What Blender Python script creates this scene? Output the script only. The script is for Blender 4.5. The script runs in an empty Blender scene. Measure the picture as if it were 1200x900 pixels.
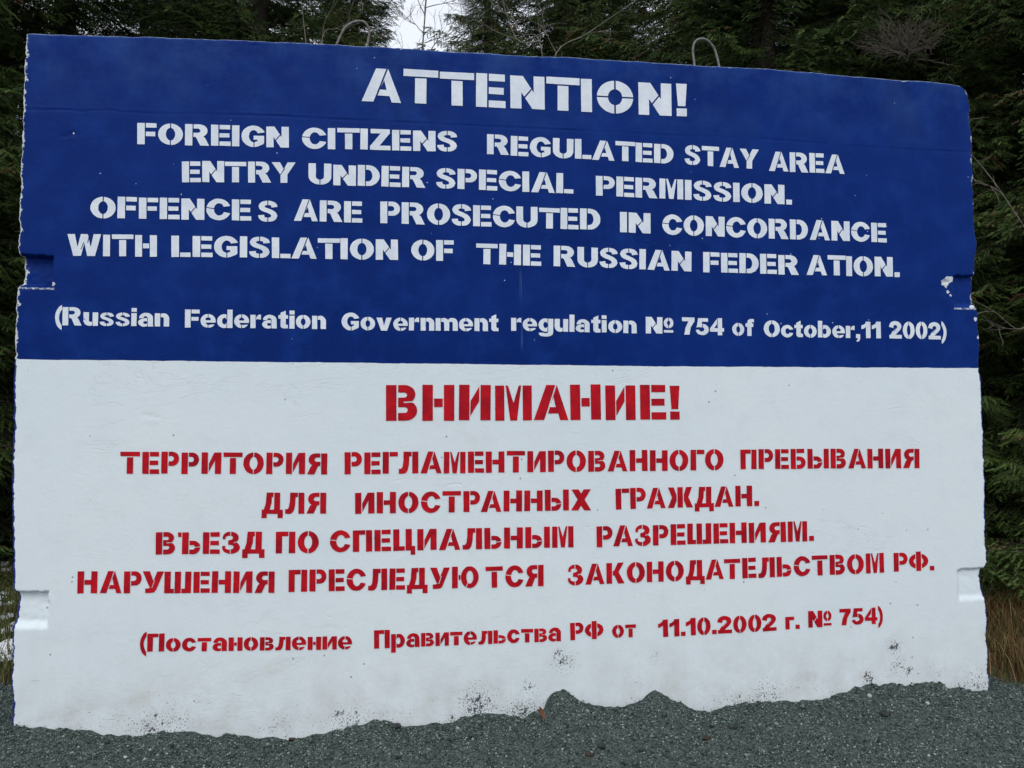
import bpy, math, random
import numpy as np
from mathutils import Vector
from mathutils.geometry import delaunay_2d_cdt
S = bpy.context.scene
COL = S.collection
rad = math.radians
# ------------------------------------------------------------ camera
CAM = np.array([1.310, -3.1236, 1.0266])
YAW, PITCH, ROLL, F = 0.1296, 0.0415, -0.0035, 1000.0
def cam_axes():
    cy, sy, cp, sp = math.cos(YAW), math.sin(YAW), math.cos(PITCH), math.sin(PITCH)
    fw = np.array([sy * cp, cy * cp, sp]); rt = np.array([cy, -sy, 0.0]); up = np.cross(rt, fw)
    cr, sr = math.cos(ROLL), math.sin(ROLL)
    return rt * cr + up * sr, -rt * sr + up * cr, fw
RT, UP, FW = cam_axes()
cd = bpy.data.cameras.new('camera'); cam = bpy.data.objects.new('camera', cd); COL.objects.link(cam)
from mathutils import Matrix
M = Matrix(((RT[0], UP[0], -FW[0], CAM[0]), (RT[1], UP[1], -FW[1], CAM[1]), (RT[2], UP[2], -FW[2], CAM[2]), (0, 0, 0, 1)))
cam.matrix_world = M
cd.sensor_width = 36.0; cd.lens = 36.0 * F / 1200.0; cd.clip_start = 0.05; cd.clip_end = 2000
S.camera = cam
# ------------------------------------------------------------ sky, sun, exposure (overcast)
SUN_EL, SUN_AZ = rad(48), rad(200)          # high, from behind the viewer and a little to the left
w = bpy.data.worlds.new('World'); S.world = w; w.use_nodes = True
nt = w.node_tree; nt.nodes.clear()
sky = nt.nodes.new('ShaderNodeTexSky'); sky.sky_type = 'NISHITA'; sky.sun_disc = False
sky.sun_elevation = SUN_EL; sky.sun_rotation = SUN_AZ; sky.air_density = 1.0; sky.dust_density = 4.0; sky.ozone_density = 1.0
hs = nt.nodes.new('ShaderNodeHueSaturation'); hs.inputs['Saturation'].default_value = 0.55; hs.inputs['Value'].default_value = 1.0
bg = nt.nodes.new('ShaderNodeBackground'); bg.inputs['Strength'].default_value = 0.11
ow = nt.nodes.new('ShaderNodeOutputWorld')
# cloud layer: an even blue-grey white laid over most of the clear sky
cl = nt.nodes.new('ShaderNodeMix'); cl.data_type = 'RGBA'; cl.inputs[0].default_value = 0.68; cl.inputs[7].default_value = (10.8, 11.4, 12.4, 1)
nt.links.new(sky.outputs[0], hs.inputs['Color']); nt.links.new(hs.outputs[0], cl.inputs[6]); nt.links.new(cl.outputs[2], bg.inputs['Color']); nt.links.new(bg.outputs[0], ow.inputs['Surface'])
ld = bpy.data.lights.new('sun', 'SUN'); ld.energy = 0.7; ld.angle = rad(35); ld.color = (1.0, 0.98, 0.95)
sun = bpy.data.objects.new('sun', ld); COL.objects.link(sun)
sdir = Vector((math.sin(SUN_AZ) * math.cos(SUN_EL), math.cos(SUN_AZ) * math.cos(SUN_EL), math.sin(SUN_EL)))
sun.rotation_euler = sdir.to_track_quat('Z', 'Y').to_euler()
S.view_settings.view_transform = 'Standard'; S.view_settings.look = 'None'
S.view_settings.exposure = 0.02; S.view_settings.gamma = 1.0
S.render.engine = 'CYCLES'
S.cycles.max_bounces = 6; S.cycles.diffuse_bounces = 3

# ------------------------------------------------------------ helpers
def plane(px, py, y0=0.0):
    """where the line of sight through a pixel of the 1200x900 photograph meets the upright plane y = y0"""
    d = FW + RT * ((px - 600.0) / F) - UP * ((py - 450.0) / F)
    t = (y0 - CAM[1]) / d[1]
    return CAM + d * t
def mesh(name, V, Fc, mat=None, smooth=False):
    me = bpy.data.meshes.new(name)
    V = np.asarray(V, dtype=np.float32)
    Fc = np.asarray(Fc, dtype=np.int32)
    n, k = Fc.shape
    me.vertices.add(len(V)); me.vertices.foreach_set('co', V.ravel())
    me.loops.add(n * k); me.loops.foreach_set('vertex_index', Fc.ravel())
    me.polygons.add(n); me.polygons.foreach_set('loop_start', np.arange(n, dtype=np.int32) * k)
    me.polygons.foreach_set('loop_total', np.full(n, k, dtype=np.int32))
    if smooth: me.polygons.foreach_set('use_smooth', np.ones(n, dtype=bool))
    me.update(calc_edges=True); me.validate()
    if mat: me.materials.append(mat)
    return me
def attr(me, name, vals):
    a = me.attributes.new(name, 'FLOAT', 'POINT'); a.data.foreach_set('value', np.asarray(vals, dtype=np.float32))
def ob(name, me, parent=None, loc=None):
    o = bpy.data.objects.new(name, me); COL.objects.link(o)
    if loc is not None: o.location = loc
    if parent: o.parent = parent
    return o
def tag(o, label=None, cat=None, group=None, kind=None):
    if label: o['label'] = label
    if cat: o['category'] = cat
    if group: o['group'] = group
    if kind: o['kind'] = kind
    return o
def mat(name, base=(.5, .5, .5), rough=0.7, spec=0.3):
    m = bpy.data.materials.new(name); m.use_nodes = True
    n = m.node_tree; b = n.nodes['Principled BSDF']
    b.inputs['Base Color'].default_value = (*base, 1); b.inputs['Roughness'].default_value = rough
    b.inputs['Specular IOR Level'].default_value = spec
    return m, n, b
class NT:
    """short-hand for node trees"""
    def __init__(s, tree): s.t = tree
    def n(s, typ, **kw):
        nd = s.t.nodes.new(typ)
        for k, v in kw.items(): setattr(nd, k, v)
        return nd
    def set(s, sock, v):
        if hasattr(v, 'links') or isinstance(v, bpy.types.NodeSocket): s.t.links.new(v, sock)
        elif isinstance(v, (tuple, list)) and len(v) == 3 and sock.type == 'RGBA': sock.default_value = (*v, 1)
        else: sock.default_value = v
    def math(s, op, a, b=0.0, clamp=False):
        nd = s.n('ShaderNodeMath', operation=op, use_clamp=clamp); s.set(nd.inputs[0], a); s.set(nd.inputs[1], b); return nd.outputs[0]
    def ramp(s, v, lo, hi, a=0.0, b=1.0):
        nd = s.n('ShaderNodeMapRange'); s.set(nd.inputs[0], v)
        for i, x in zip((1, 2, 3, 4), (lo, hi, a, b)): s.set(nd.inputs[i], x)
        return nd.outputs[0]
    def noise(s, scale, detail=3, rough=.5, vec=None, dist=0.0):
        nd = s.n('ShaderNodeTexNoise'); nd.inputs['Scale'].default_value = scale; nd.inputs['Detail'].default_value = detail
        nd.inputs['Roughness'].default_value = rough; nd.inputs['Distortion'].default_value = dist
        s.set(nd.inputs['Vector'], vec if vec is not None else s.pos()); return nd.outputs['Fac']
    def pos(s):
        return s.n('ShaderNodeNewGeometry').outputs['Position']
    def mix(s, f, a, b, blend='MIX'):
        nd = s.n('ShaderNodeMix', data_type='RGBA', blend_type=blend)
        s.set(nd.inputs[0], f); s.set(nd.inputs[6], a); s.set(nd.inputs[7], b); return nd.outputs[2]
    def bump(s, h, strength, dist):
        nd = s.n('ShaderNodeBump'); nd.inputs['Strength'].default_value = strength; nd.inputs['Distance'].default_value = dist
        s.set(nd.inputs['Height'], h); return nd.outputs[0]
    def attr(s, name):
        return s.n('ShaderNodeAttribute', attribute_name=name).outputs['Fac']
    def stretch(s, x, y, z, v=None):
        nd = s.n('ShaderNodeMapping'); s.set(nd.inputs['Vector'], v if v is not None else s.pos()); nd.inputs['Scale'].default_value = (x, y, z); return nd.outputs[0]
rng = np.random.default_rng(7)
_perm = rng.random((64, 512))
def n1(x, seed=0):
    """smooth 1-D value noise in -1..1"""
    i = np.floor(x).astype(int); f = x - i; f = f * f * (3 - 2 * f); p = _perm[seed % 64]
    return (p[i % 512] * (1 - f) + p[(i + 1) % 512] * f) * 2 - 1
_p2 = np.random.default_rng(11).random((256, 256))
def n2(x, y):
    i = np.floor(x).astype(int); j = np.floor(y).astype(int); f = x - i; g = y - j
    f = f * f * (3 - 2 * f); g = g * g * (3 - 2 * g)
    a = _p2[i % 256, j % 256]; b = _p2[(i + 1) % 256, j % 256]; c = _p2[i % 256, (j + 1) % 256]; d = _p2[(i + 1) % 256, (j + 1) % 256]
    return ((a * (1 - f) + b * f) * (1 - g) + (c * (1 - f) + d * f) * g) * 2 - 1
def fbm(x, y, o=4):
    r = 0; a = 1.0
    for k in range(o): r = r + a * n2(x * 2 ** k + 17.3 * k, y * 2 ** k + 5.1 * k); a *= .5
    return r

# ------------------------------------------------------------ the slab
def tw(pts, y0=0.0):
    return np.array([plane(px, py, y0) for px, py in pts])
Lp = tw([(30, 36), (30, 40), (28.5, 55), (27, 110), (24.5, 200), (22.5, 260), (21, 290), (24, 302), (26, 316), (24, 330), (20, 338), (18.5, 365), (17.5, 400), (18, 415), (16, 421), (15, 470), (15, 530), (12.5, 570), (14.5, 590), (14.5, 640), (15, 690), (18.5, 700), (17, 720), (14, 740), (13, 800), (14, 845), (14, 960)])
Rp = tw([(1132, 80), (1132.5, 102), (1135, 112), (1137, 130), (1140, 170), (1141, 220), (1143, 260), (1145, 290), (1143, 320), (1142, 340), (1143, 355), (1147, 370), (1149, 430), (1151, 450), (1152, 480), (1154, 520), (1155, 560), (1155, 600), (1157, 640), (1158, 662), (1152, 668), (1152, 690), (1156, 700), (1158, 740), (1160, 808), (1162, 960)])
Tp = tw([(20, 39.5), (30, 39), (38, 38.5), (100, 41), (150, 42), (210, 44), (260, 46), (400, 52), (470, 56), (530, 60), (600, 64), (680, 67), (770, 73), (830, 77), (900, 80), (960, 85), (1000, 89), (1050, 93), (1100, 96), (1118, 98), (1126, 100), (1131, 104), (1134, 110)])
BND = tw([(16, 421), (260, 423.5), (530, 426.5), (800, 429.5), (1150, 431.5)])     # where blue meets white
ZB = -0.28
def xl(z): return np.interp(-z, -Lp[:, 2], Lp[:, 0]) + 0.0030 * n1(z * 26, 1) + 0.0024 * n1(z * 55, 2) * (n1(z * 7, 2) > 0) + 0.0012 * n1(z * 140, 3)
def xr(z): return np.interp(-z, -Rp[:, 2], Rp[:, 0]) + 0.0032 * n1(z * 26, 4) + 0.0016 * n1(z * 120, 5)
def zt(x): return np.interp(x, Tp[:, 0], Tp[:, 2]) + 0.0018 * n1(x * 14, 6) + 0.0010 * n1(x * 60, 7)
def zbnd(x): return np.interp(x, BND[:, 0], BND[:, 2]) + .0009 * n1(np.asarray(x) * 11.0, 40) + .0006 * n1(np.asarray(x) * 60.0, 41)
def pocket(px0, px1, py0, py1, side):
    a = plane(px0, py0); b = plane(px1, py1)
    return (min(a[0], b[0]), max(a[0], b[0]), b[2], a[2], side)
POCK = [pocket(8, 62, 298, 337, -1) + (0.034, .10), pocket(5, 57, 694, 737, -1) + (0.023, .24), pocket(1117, 1160, 322, 361, 1) + (0.018, .15), pocket(1122, 1170, 666, 703, 1) + (0.013, .2)]
LEDGE = tw([(10, 128), (85, 129), (93, 130), (130, 129), (142, 131), (210, 134), (218, 133), (330, 136), (400, 140), (550, 147), (700, 154), (800, 159), (900, 163), (1000, 171), (1060, 175), (1200, 181)])
def sstep(a, b, x):
    t = np.clip((x - a) / (b - a), 0, 1); return t * t * (3 - 2 * t)
def relief(x, z):
    """how far the face lies behind y = 0 (metres)"""
    d = 0.00055 * fbm(x * 5, z * 5, 3) * .5
    zl = np.interp(x, LEDGE[:, 0], LEDGE[:, 2]) + .0008 * n1(x * 40, 9)
    fade = 1 - .75 * sstep(1.9, 3.2, x) * (1 - .5 * (n1(x * 6, 10) > 0))
    t = z - zl
    d = d + fade * (.75 + .5 * n1(x * 9, 11)) * (0.0022 * np.exp(-(t / 0.0026) ** 2) - 0.0008 * np.exp(-((t - .007) / 0.004) ** 2))
    nz = .0025 * n1(z * 60, 12)
    for (x0, x1, z0, z1, side, dep, lip) in POCK:
        ins = sstep(0, .008, (x1 + nz - x) if side < 0 else (x - x0 - nz))
        v = (z1 - z + .003 * n1(x * 55, 13) + .0015 * n1(x * 150, 14)) / (z1 - z0)              # 0 top .. 1 bottom
        prof = sstep(0.0, .05, v) * (1 - .25 * sstep(.1, .7, v)) * (1 - sstep(1 - lip, 1.02, v))
        d = d + dep * ins * prof * (1 + .06 * n2(x * 70, z * 70))
    # chipped patch beside the upper right pocket and dents down both rims
    for (px, py, r, dp) in ((1108, 330, .014, .006), (1112, 341, .008, .004), (86, 157, .02, .0022), (75, 160, .012, .002), (300, 53, .02, .002), (175, 487, .02, .0015), (185, 489, .012, .0014)):
        c = plane(px, py); d = d + dp * np.exp(-(((x - c[0]) / r) ** 2 + ((z - c[2]) / (r * .45)) ** 2) ** 1.5) * (1 + .5 * n2(x * 120, z * 120))
    return d
def half(name, v0, v1, nu, nv, material, parent, org):
    u = np.linspace(0, 1, nu); v = np.linspace(0, 1, nv)
    U, Vv = np.meshgrid(u, v)
    X = Lp[0, 0] + U * (Rp[5, 0] - Lp[0, 0]); 
    for _ in range(4):
        top = zt(X) if v1 is None else zbnd(X); bot = np.full_like(X, ZB) if v0 is None else zbnd(X)
        Z = bot + Vv * (top - bot)
        X = xl(Z) + U * (xr(Z) - xl(Z))
    Y = relief(X, Z)
    # distance to the worn rims; chip the corner back
    dl = X - xl(Z); dr = xr(Z) - X; dt = zt(X) - Z
    e = np.minimum(np.minimum(dl, dr), np.maximum(dt, 0))
    chipn = .5 + .5 * n2(X * 30 + 3, Z * 30) + .3 * n2(X * 90, Z * 90)
    Y = Y + np.maximum(0, 0.005 - e) * 1.2 + np.maximum(0, 0.016 * chipn - np.minimum(dl, dr)) * .35 * (chipn > .55)
    P = np.stack([X, Y, Z], -1).reshape(-1, 3)
    idx = np.arange(nu * nv).reshape(nv, nu)
    Fs = [np.stack([idx[:-1, :-1], idx[:-1, 1:], idx[1:, 1:], idx[1:, :-1]], -1).reshape(-1, 4)]
    # rim: left, right and (upper half) top side faces, a rough cast edge going back 0.16 m; and the back
    e = np.minimum(dl, dr); T_ = [np.maximum(dt, 0).ravel()]
    Vs = [P]; E_ = [e.ravel()]; cnt = len(P); TH = .16
    def skirt(line, inx, inz):
        nonlocal cnt
        prev = line; A = P[line]
        for k, y in enumerate((0.006, .03, .08, TH)):
            B = A.copy(); B[:, 1] = np.maximum(y, B[:, 1] if y < .03 else y)
            j = .0022 * n2(A[:, 2] * 40 + A[:, 0] * 40, np.full(len(A), y * 60.))
            B[:, 0] += inx * (.004 + y * .05) + j * abs(inx); B[:, 2] += inz * (.002 + y * .02) + j * abs(inz)
            ni = np.arange(cnt, cnt + len(B)); cnt += len(B)
            Vs.append(B); E_.append(np.full(len(B), y * .5 if v1 is None else 0.0)); T_.append(np.full(len(B), max(0., .0005 + y * .05)) if inz else np.full(len(B), .5))
            Fs.append(np.stack([prev[:-1], prev[1:], ni[1:], ni[:-1]], -1)); prev = ni
        return prev
    a = skirt(idx[::-1, 0], 1, 0); b = skirt(idx[:, -1], -1, 0)
    if v1 is None: skirt(idx[-1, ::-1], 0, -1)
    # back face
    B0 = np.array([[X[0, 0] + .012, TH, Z[0, 0]], [X[0, -1] - .012, TH, Z[0, -1]], [X[-1, -1] - .012, TH, Z[-1, -1] - .004], [X[-1, 0] + .012, TH, Z[-1, 0] - .004]])
    Vs.append(B0); E_.append(np.full(4, .5)); T_.append(np.full(4, .5)); Fs.append(np.array([[cnt + 1, cnt, cnt + 3, cnt + 2]])); cnt += 4
    VV = np.concatenate(Vs) - org
    me = mesh(name, VV, np.concatenate(Fs), material, smooth=True)
    attr(me, 'rim', np.concatenate(E_)); attr(me, 'top_rim', np.concatenate(T_))
    return ob(name, me, parent)
def slab_paint(name, upper):
    m, t, b = mat(name, rough=.55, spec=.07 if upper else .3); N = NT(t)
    p = N.pos(); sep = N.n('ShaderNodeSeparateXYZ'); t.links.new(p, sep.inputs[0])
    big = N.noise(1.3, 4); mid = N.noise(9, 4, .6); fine = N.noise(330, 2, .7); tiny = N.noise(70, 4, .65)
    if upper:
        c = N.mix(N.ramp(big, .35, .65), (0.0008, 0.0185, 0.145), (0.0020, 0.024, 0.178))
        c = N.mix(N.ramp(mid, .45, .75), c, (0.004, 0.034, 0.215))
        # dusty band under the top edge, its pale sky sheen painted into the blue
        dust_sheen = N.math('MULTIPLY', N.ramp(sep.outputs[2], 2.05, 2.42), N.ramp(N.noise(5, 5, .65), .42, .72))
        c = N.mix(N.math('MULTIPLY', dust_sheen, .38), c, (0.055, 0.14, 0.36))
        # faint pale runs
        st = N.noise(1, 3, .6, N.stretch(26, 1, .55)); st = N.math('MULTIPLY', N.ramp(st, .70, .73), N.ramp(N.noise(7, 2), .42, .6))
        c = N.mix(N.math('MULTIPLY', st, .22), c, (0.2, 0.3, 0.5))
        # tiny pale knocks
        vo = N.n('ShaderNodeTexVoronoi'); t.links.new(N.pos(), vo.inputs['Vector']); vo.inputs['Scale'].default_value = 22
        pk = N.math('MULTIPLY', N.math('LESS_THAN', vo.outputs['Distance'], .05), N.ramp(N.noise(3.1, 2), .53, .56))
        c = N.mix(N.math('MULTIPLY', pk, .8), c, (0.5, 0.58, 0.66))
        worn = (0.60, 0.64, 0.66)
    else:
        c = N.mix(N.ramp(big, .3, .7), (0.71, 0.785, 0.825), (0.745, 0.81, 0.84))
        c = N.mix(N.math('MULTIPLY', N.ramp(mid, .5, .8), .35), c, (0.60, 0.66, 0.70))
        c = N.mix(N.math('MULTIPLY', N.ramp(N.noise(3.7, 5, .7), .60, .74), .30), c, (0.62, 0.58, 0.50))
        low = N.ramp(sep.outputs[2], .02, .42, 1.0, 0.0)
        c = N.mix(N.math('MULTIPLY', N.math('MULTIPLY', low, low), N.ramp(N.noise(8, 5, .7), .38, .72, 0, .38)), c, (0.40, 0.37, 0.32))
        # mud spatter: thick along the gravel, a few hit spots higher up
        near = N.ramp(sep.outputs[2], -.02, .26, 1.0, 0.0); near = N.math('POWER', near, 2.2)
        dens = N.math('MULTIPLY', near, N.ramp(N.noise(3.2, 3, .5), .42, .70, .22, .85))
        for (px, py, r, a) in ((660, 775, .10, .8), (655, 765, .045, .9), (560, 828, .16, .9), (618, 805, .09, .7), (1048, 758, .06, .95), (1050, 780, .12, .7), (1018, 795, .06, 1.0), (1100, 790, .07, .6), (767, 768, .05, .6), (890, 812, .05, .5), (935, 805, .04, .6), (530, 845, .08, .8), (135, 838, .05, .5), (200, 853, .05, .5), (185, 838, .03, .6), (340, 852, .06, .5), (310, 845, .04, .45), (745, 800, .10, .5), (1065, 785, .05, .9)):
            c0 = plane(px, py); dv = N.n('ShaderNodeVectorMath', operation='DISTANCE'); t.links.new(p, dv.inputs[0]); dv.inputs[1].default_value = tuple(c0)
            dens = N.math('MAXIMUM', dens, N.ramp(dv.outputs['Value'], 0, r, a, 0))
        th = N.ramp(dens, 0, 1, .74, .475)
        sp = N.math('GREATER_THAN', N.noise(150, 4, .66), th)
        sp2 = N.math('GREATER_THAN', N.noise(48, 6, .74, N.stretch(1, 1, .7)), N.math('ADD', th, .012))
        sp = N.math('MAXIMUM', sp, sp2)
        c = N.mix(N.math('MULTIPLY', dens, N.ramp(N.noise(25, 4, .7), .4, .7, 0, .3)), c, (0.36, 0.33, 0.28))
        smr = N.noise(1, 5, .7, N.stretch(9, 1, 38)); smr = N.math('MULTIPLY', N.ramp(smr, .60, .70), N.math('MULTIPLY', near, N.ramp(N.noise(5, 2), .45, .62)))
        c = N.mix(N.math('MULTIPLY', smr, .45), c, (0.36, 0.28, 0.20))
        c = N.mix(N.math('MULTIPLY', sp, .93), c, (0.03, 0.03, 0.028))
        # sparse pin-holes and flecks all over
        vo = N.n('ShaderNodeTexVoronoi'); t.links.new(N.pos(), vo.inputs['Vector']); vo.inputs['Scale'].default_value = 17
        pk = N.math('MULTIPLY', N.math('LESS_THAN', vo.outputs['Distance'], .06), N.ramp(N.noise(2.7, 2), .50, .54))
        c = N.mix(N.math('MULTIPLY', pk, .75), c, (0.16, 0.16, 0.15))
        # brown rubbed scratches
        sc = N.noise(1, 2, .5, N.stretch(5, 1, 60)); sc = N.math('MULTIPLY', N.ramp(sc, .735, .75), N.math('MULTIPLY', low, N.ramp(N.noise(4, 2), .5, .6)))
        c = N.mix(N.math('MULTIPLY', sc, .6), c, (0.34, 0.22, 0.14))
        worn = (0.010, 0.022, 0.20)
    rim = N.attr('rim'); nz = N.noise(38, 4, .65)
    if upper:
        # left rim flaked to old white paint, right rim in spots, top a thin pale line
        left = N.ramp(sep.outputs[0], .2, .5, 1.0, 0.0)
        wid = N.math('MULTIPLY', N.ramp(nz, .34, .66), N.math('ADD', .0016, N.math('MULTIPLY', left, .0095)))
        wid = N.math('ADD', wid, N.math('MULTIPLY', N.ramp(N.noise(24, 4, .7), .52, .60), .010))
        wm = N.math('LESS_THAN', rim, wid); k = N.math('MULTIPLY', wm, N.ramp(sep.outputs[0], .2, .5, .95, .60))
        # scraped lip of the pockets
        for i in (0, 2):
            x0, x1, z0, z1, side, dep, lip = POCK[i]
            a = N.ramp(N.math('ABSOLUTE', N.math('SUBTRACT', sep.outputs[2], z0 - .004)), .0005, .005, 1, 0)
            q = N.math('LESS_THAN', sep.outputs[0], x1 + .006) if side < 0 else N.math('GREATER_THAN', sep.outputs[0], x0 - .0)
            q = N.math('MULTIPLY', q, N.math('MULTIPLY', a, N.ramp(N.noise(70, 5, .75), .46, .54)))
            k = N.math('MAXIMUM', k, q)
        for (px, py, r) in ((1108, 331, .026), (1113, 327, .022), (1111, 342, .010), (1114, 346, .008), (62, 333, .010), (1139, 358, .018), (1143, 374, .012), (1147, 395, .012), (86, 156, .006)):
            dv = N.n('ShaderNodeVectorMath', operation='DISTANCE'); t.links.new(p, dv.inputs[0]); dv.inputs[1].default_value = tuple(plane(px, py))
            k = N.math('MAXIMUM', k, N.math('GREATER_THAN', N.ramp(dv.outputs['Value'], 0, r * 1.3, 1, 0), N.noise(75, 3, .6)))
        tr = N.math('LESS_THAN', N.attr('top_rim'), N.math('ADD', N.ramp(nz, .3, .7, .0006, .0042), N.math('MULTIPLY', N.ramp(N.noise(11, 3), .64, .70), .007)))
        c = N.mix(N.math('MULTIPLY', tr, N.ramp(N.noise(7, 3), .3, .6, .35, .9)), c, (.34, .42, .52))
        c = N.mix(k, c, worn)
    else:
        wm = N.math('LESS_THAN', rim, N.math('ADD', .0052, N.math('MULTIPLY', N.ramp(nz, .35, .7), .006)))
        c = N.mix(wm, c, worn)
    t.links.new(c, b.inputs['Base Color'])
    h = N.math('ADD', N.math('MULTIPLY', fine, .35), N.math('MULTIPLY', tiny, 1.0))
    h = N.math('ADD', h, N.math('MULTIPLY', N.noise(18, 4, .6), 1.2))
    cr = N.noise(1, 3, .6, N.stretch(3, 1, 9), 1.5); h = N.math('SUBTRACT', h, N.math('MULTIPLY', N.ramp(N.math('ABSOLUTE', N.math('SUBTRACT', cr, .5)), 0, .006, 1, 0), N.ramp(N.noise(2.2, 2), .56, .62, 0, .9)))
    t.links.new(N.bump(h, .55, .0018), b.inputs['Normal'])
    t.links.new(N.ramp(tiny, .3, .7, .42, .62), b.inputs['Roughness'])
    return m
ORG = np.array([1.8, .08, 0.0])
slab = bpy.data.objects.new('concrete_sign_slab', None); COL.objects.link(slab); slab.location = ORG
tag(slab, 'large concrete slab painted blue above and white below with stencilled border zone warning', 'warning sign')
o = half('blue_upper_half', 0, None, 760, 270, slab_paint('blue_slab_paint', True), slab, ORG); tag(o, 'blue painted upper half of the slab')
o = half('white_lower_half', None, 0, 760, 320, slab_paint('white_slab_paint', False), slab, ORG); tag(o, 'white painted lower half with mud spatter')

# ------------------------------------------------------------ stencil alphabet (cap height 100)
def R(a, b, c, d): return [(a, b), (c, b), (c, d), (a, d)]
def El(cx, cy, rx, ry, n=36):
    return [(cx + rx * math.cos(2 * math.pi * k / n), cy + ry * math.sin(2 * math.pi * k / n)) for k in range(n)]
def nib(path, hx, hy, n=2):
    """outline swept by an oval nib along a smoothed path"""
    P = [Vector(p) for p in path]; Q = []
    for i in range(len(P) - 1):
        p0, p1, p2, p3 = P[max(i - 1, 0)], P[i], P[i + 1], P[min(i + 2, len(P) - 1)]
        for k in range(n):
            t = k / n; Q.append(0.5 * ((2 * p1) + (-p0 + p2) * t + (2 * p0 - 5 * p1 + 4 * p2 - p3) * t * t + (-p0 + 3 * p1 - 3 * p2 + p3) * t ** 3))
    Q.append(P[-1]); side = []
    for i, q in enumerate(Q):
        d = (Q[min(i + 1, len(Q) - 1)] - Q[max(i - 1, 0)]).normalized(); nn = Vector((-d.y, d.x)); hw = math.hypot(hx * nn.x, hy * nn.y)
        side.append((q + nn * hw, q - nn * hw))
    return [[tuple(a) for a, b in side] + [tuple(b) for a, b in side[::-1]]]
G = {}
def g(ch, wdt, *ops): G[ch] = (wdt, list(ops))
A, X_ = '+', '-'
ST = (A, R(0, 0, 30, 100))
def mirror(ops, wdt): return [(o, [(wdt - x, y) for x, y in p]) for o, p in ops]
def scaled(ops, sx, sy): return [(o, [(x * sx, y * sy) for x, y in p]) for o, p in ops]
g('I', 30, ST)
g('!', 31, (A, [(0, 100), (31, 100), (26, 31), (5, 31)]), (A, R(1, 0, 30, 24)))
g('.', 27, (A, R(0, 0, 27, 25)))
g(',', 27, (A, [(0, 0), (12, 0), (10, -10), (3, -14), (6, -23), (20, -18), (27, -4), (27, 25), (0, 25)]))
g('(', 34, (A, El(48, 42, 48, 71)), (X_, El(67, 42, 47, 60)), (X_, R(34, -60, 130, 130)))
g(')', 34, *mirror(G['('][1], 34))
g('T', 92, (A, R(0, 79, 92, 100)), (A, R(31, 0, 61, 74.5)))
g('E', 78, ST, (A, R(34.5, 79, 78, 100)), (A, R(34.5, 40, 75, 60)), (A, R(34.5, 0, 80, 21)))
g('F', 76, ST, (A, R(34.5, 79, 77, 100)), (A, R(34.5, 38, 72, 59)))
g('L', 76, ST, (A, R(34.5, 0, 76, 21)))
g('A', 104, (A, [(33, 0), (78, 0), (104, 0), (68, 100), (66, 100)]), (X_, [(30, -2), (79.5, -2), (72, 19), (36, 19)]), (X_, [(46, 37), (65.5, 37), (56, 76)]),
  (X_, [(-5, -2), (36, -2), (36.0, 0), (71, 100), (71, 104), (-5, 104)]), (A, [(0, 0), (31, 0), (65, 98), (64, 100), (37, 100)]))
G['A'] = (104, [(A, [(36, 0), (104, 0), (69, 100), (68.5, 100)]), (X_, [(20, -2), (79.5, -2), (73, 19), (20, 19)]), (X_, [(47.5, 37), (65.5, 37), (59, 66)]), (A, [(0, 0), (31, 0), (64, 100), (37, 100)])])
g('N', 94, ST, (A, [(0, 100), (34, 100), (94, 0), (60, 0)]), (A, R(64, 0, 94, 100)), (X_, [(30, 18), (30, 10), (64, 66), (64, 74)]), (X_, R(30, -2, 34, 48)))
G['N'] = (94, [(A, [(0, 100), (34, 100), (94, 0), (60, 0)]), (A, R(64, 0, 94, 100)), (X_, [(30, -5), (34, -5), (34, 24), (62, 62), (62, 68), (30, 27)]), ST])
g('O', 100, (A, El(50, 50, 50, 51)), (X_, El(50, 50, 19, 30)), (X_, R(47.8, -5, 52.2, 105)))
g('Ø', 102, (A, El(51, 50, 51, 51)), (X_, El(51, 50, 20, 25)), (X_, R(48.6, -5, 53.4, 105)), (X_, R(-5, 47.6, 107, 52.4)))
g('C', 96, (A, El(50, 50, 50, 51)), (X_, El(52, 50, 21, 29)), (X_, [(52, 50), (66, 62), (110, 69), (110, 31), (66, 38)]), (X_, [(-3, 56), (-3, 60), (34, 55), (34, 51)]))
g('G', 96, (A, El(50, 50, 50, 51)), (X_, El(51, 50, 20, 29)), (X_, [(51, 52), (66, 64), (110, 72), (110, 20), (66, 20)]), (A, [(51, 53), (51, 34), (66, 34), (66, 20), (68, 3), (88, 12), (94, 18), (94, 53)]), (X_, R(50, -5, 54, 26)))
g('S', 84, *[(A, q) for q in nib([(70.5, 70), (68, 80), (58, 88), (42, 90.5), (24, 86.5), (15, 73.5), (23, 61), (42, 53), (61, 43), (69.5, 28), (61, 13.5), (42, 9.5), (24, 12), (15.5, 21), (13.5, 31)], 13.5, 10)], (X_, R(40, 76, 44, 105)), (X_, R(40, -5, 44, 24)))
g('Z', 84, (A, R(3, 79, 82, 100)), (A, R(0, 0, 84, 21)), (A, [(1, 19), (38, 19), (82, 81), (45, 81)]))
g('D', 92, (A, R(34.5, 0, 44, 100)), (A, El(44, 50, 48, 50)), (X_, R(-10, -5, 34.5, 105)), (X_, El(43, 50, 18, 28)), (X_, R(34.5, 22, 43, 78)), ST)
g('P', 84, (A, R(34.5, 35, 52, 100)), (A, El(52, 67.5, 32, 32.5)), (X_, El(48, 68, 12, 12)), (X_, R(34.5, 56, 48, 80)), (X_, R(-10, -5, 34.5, 105)), ST)
G['P'] = (84, [(A, R(34.5, 35, 52, 100)), (A, El(52, 67.5, 32, 32.5)), (X_, R(0, 20, 34.5, 101)), (X_, El(47, 68, 12, 12)), (X_, R(34.5, 56, 47, 80)), ST])
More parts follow.
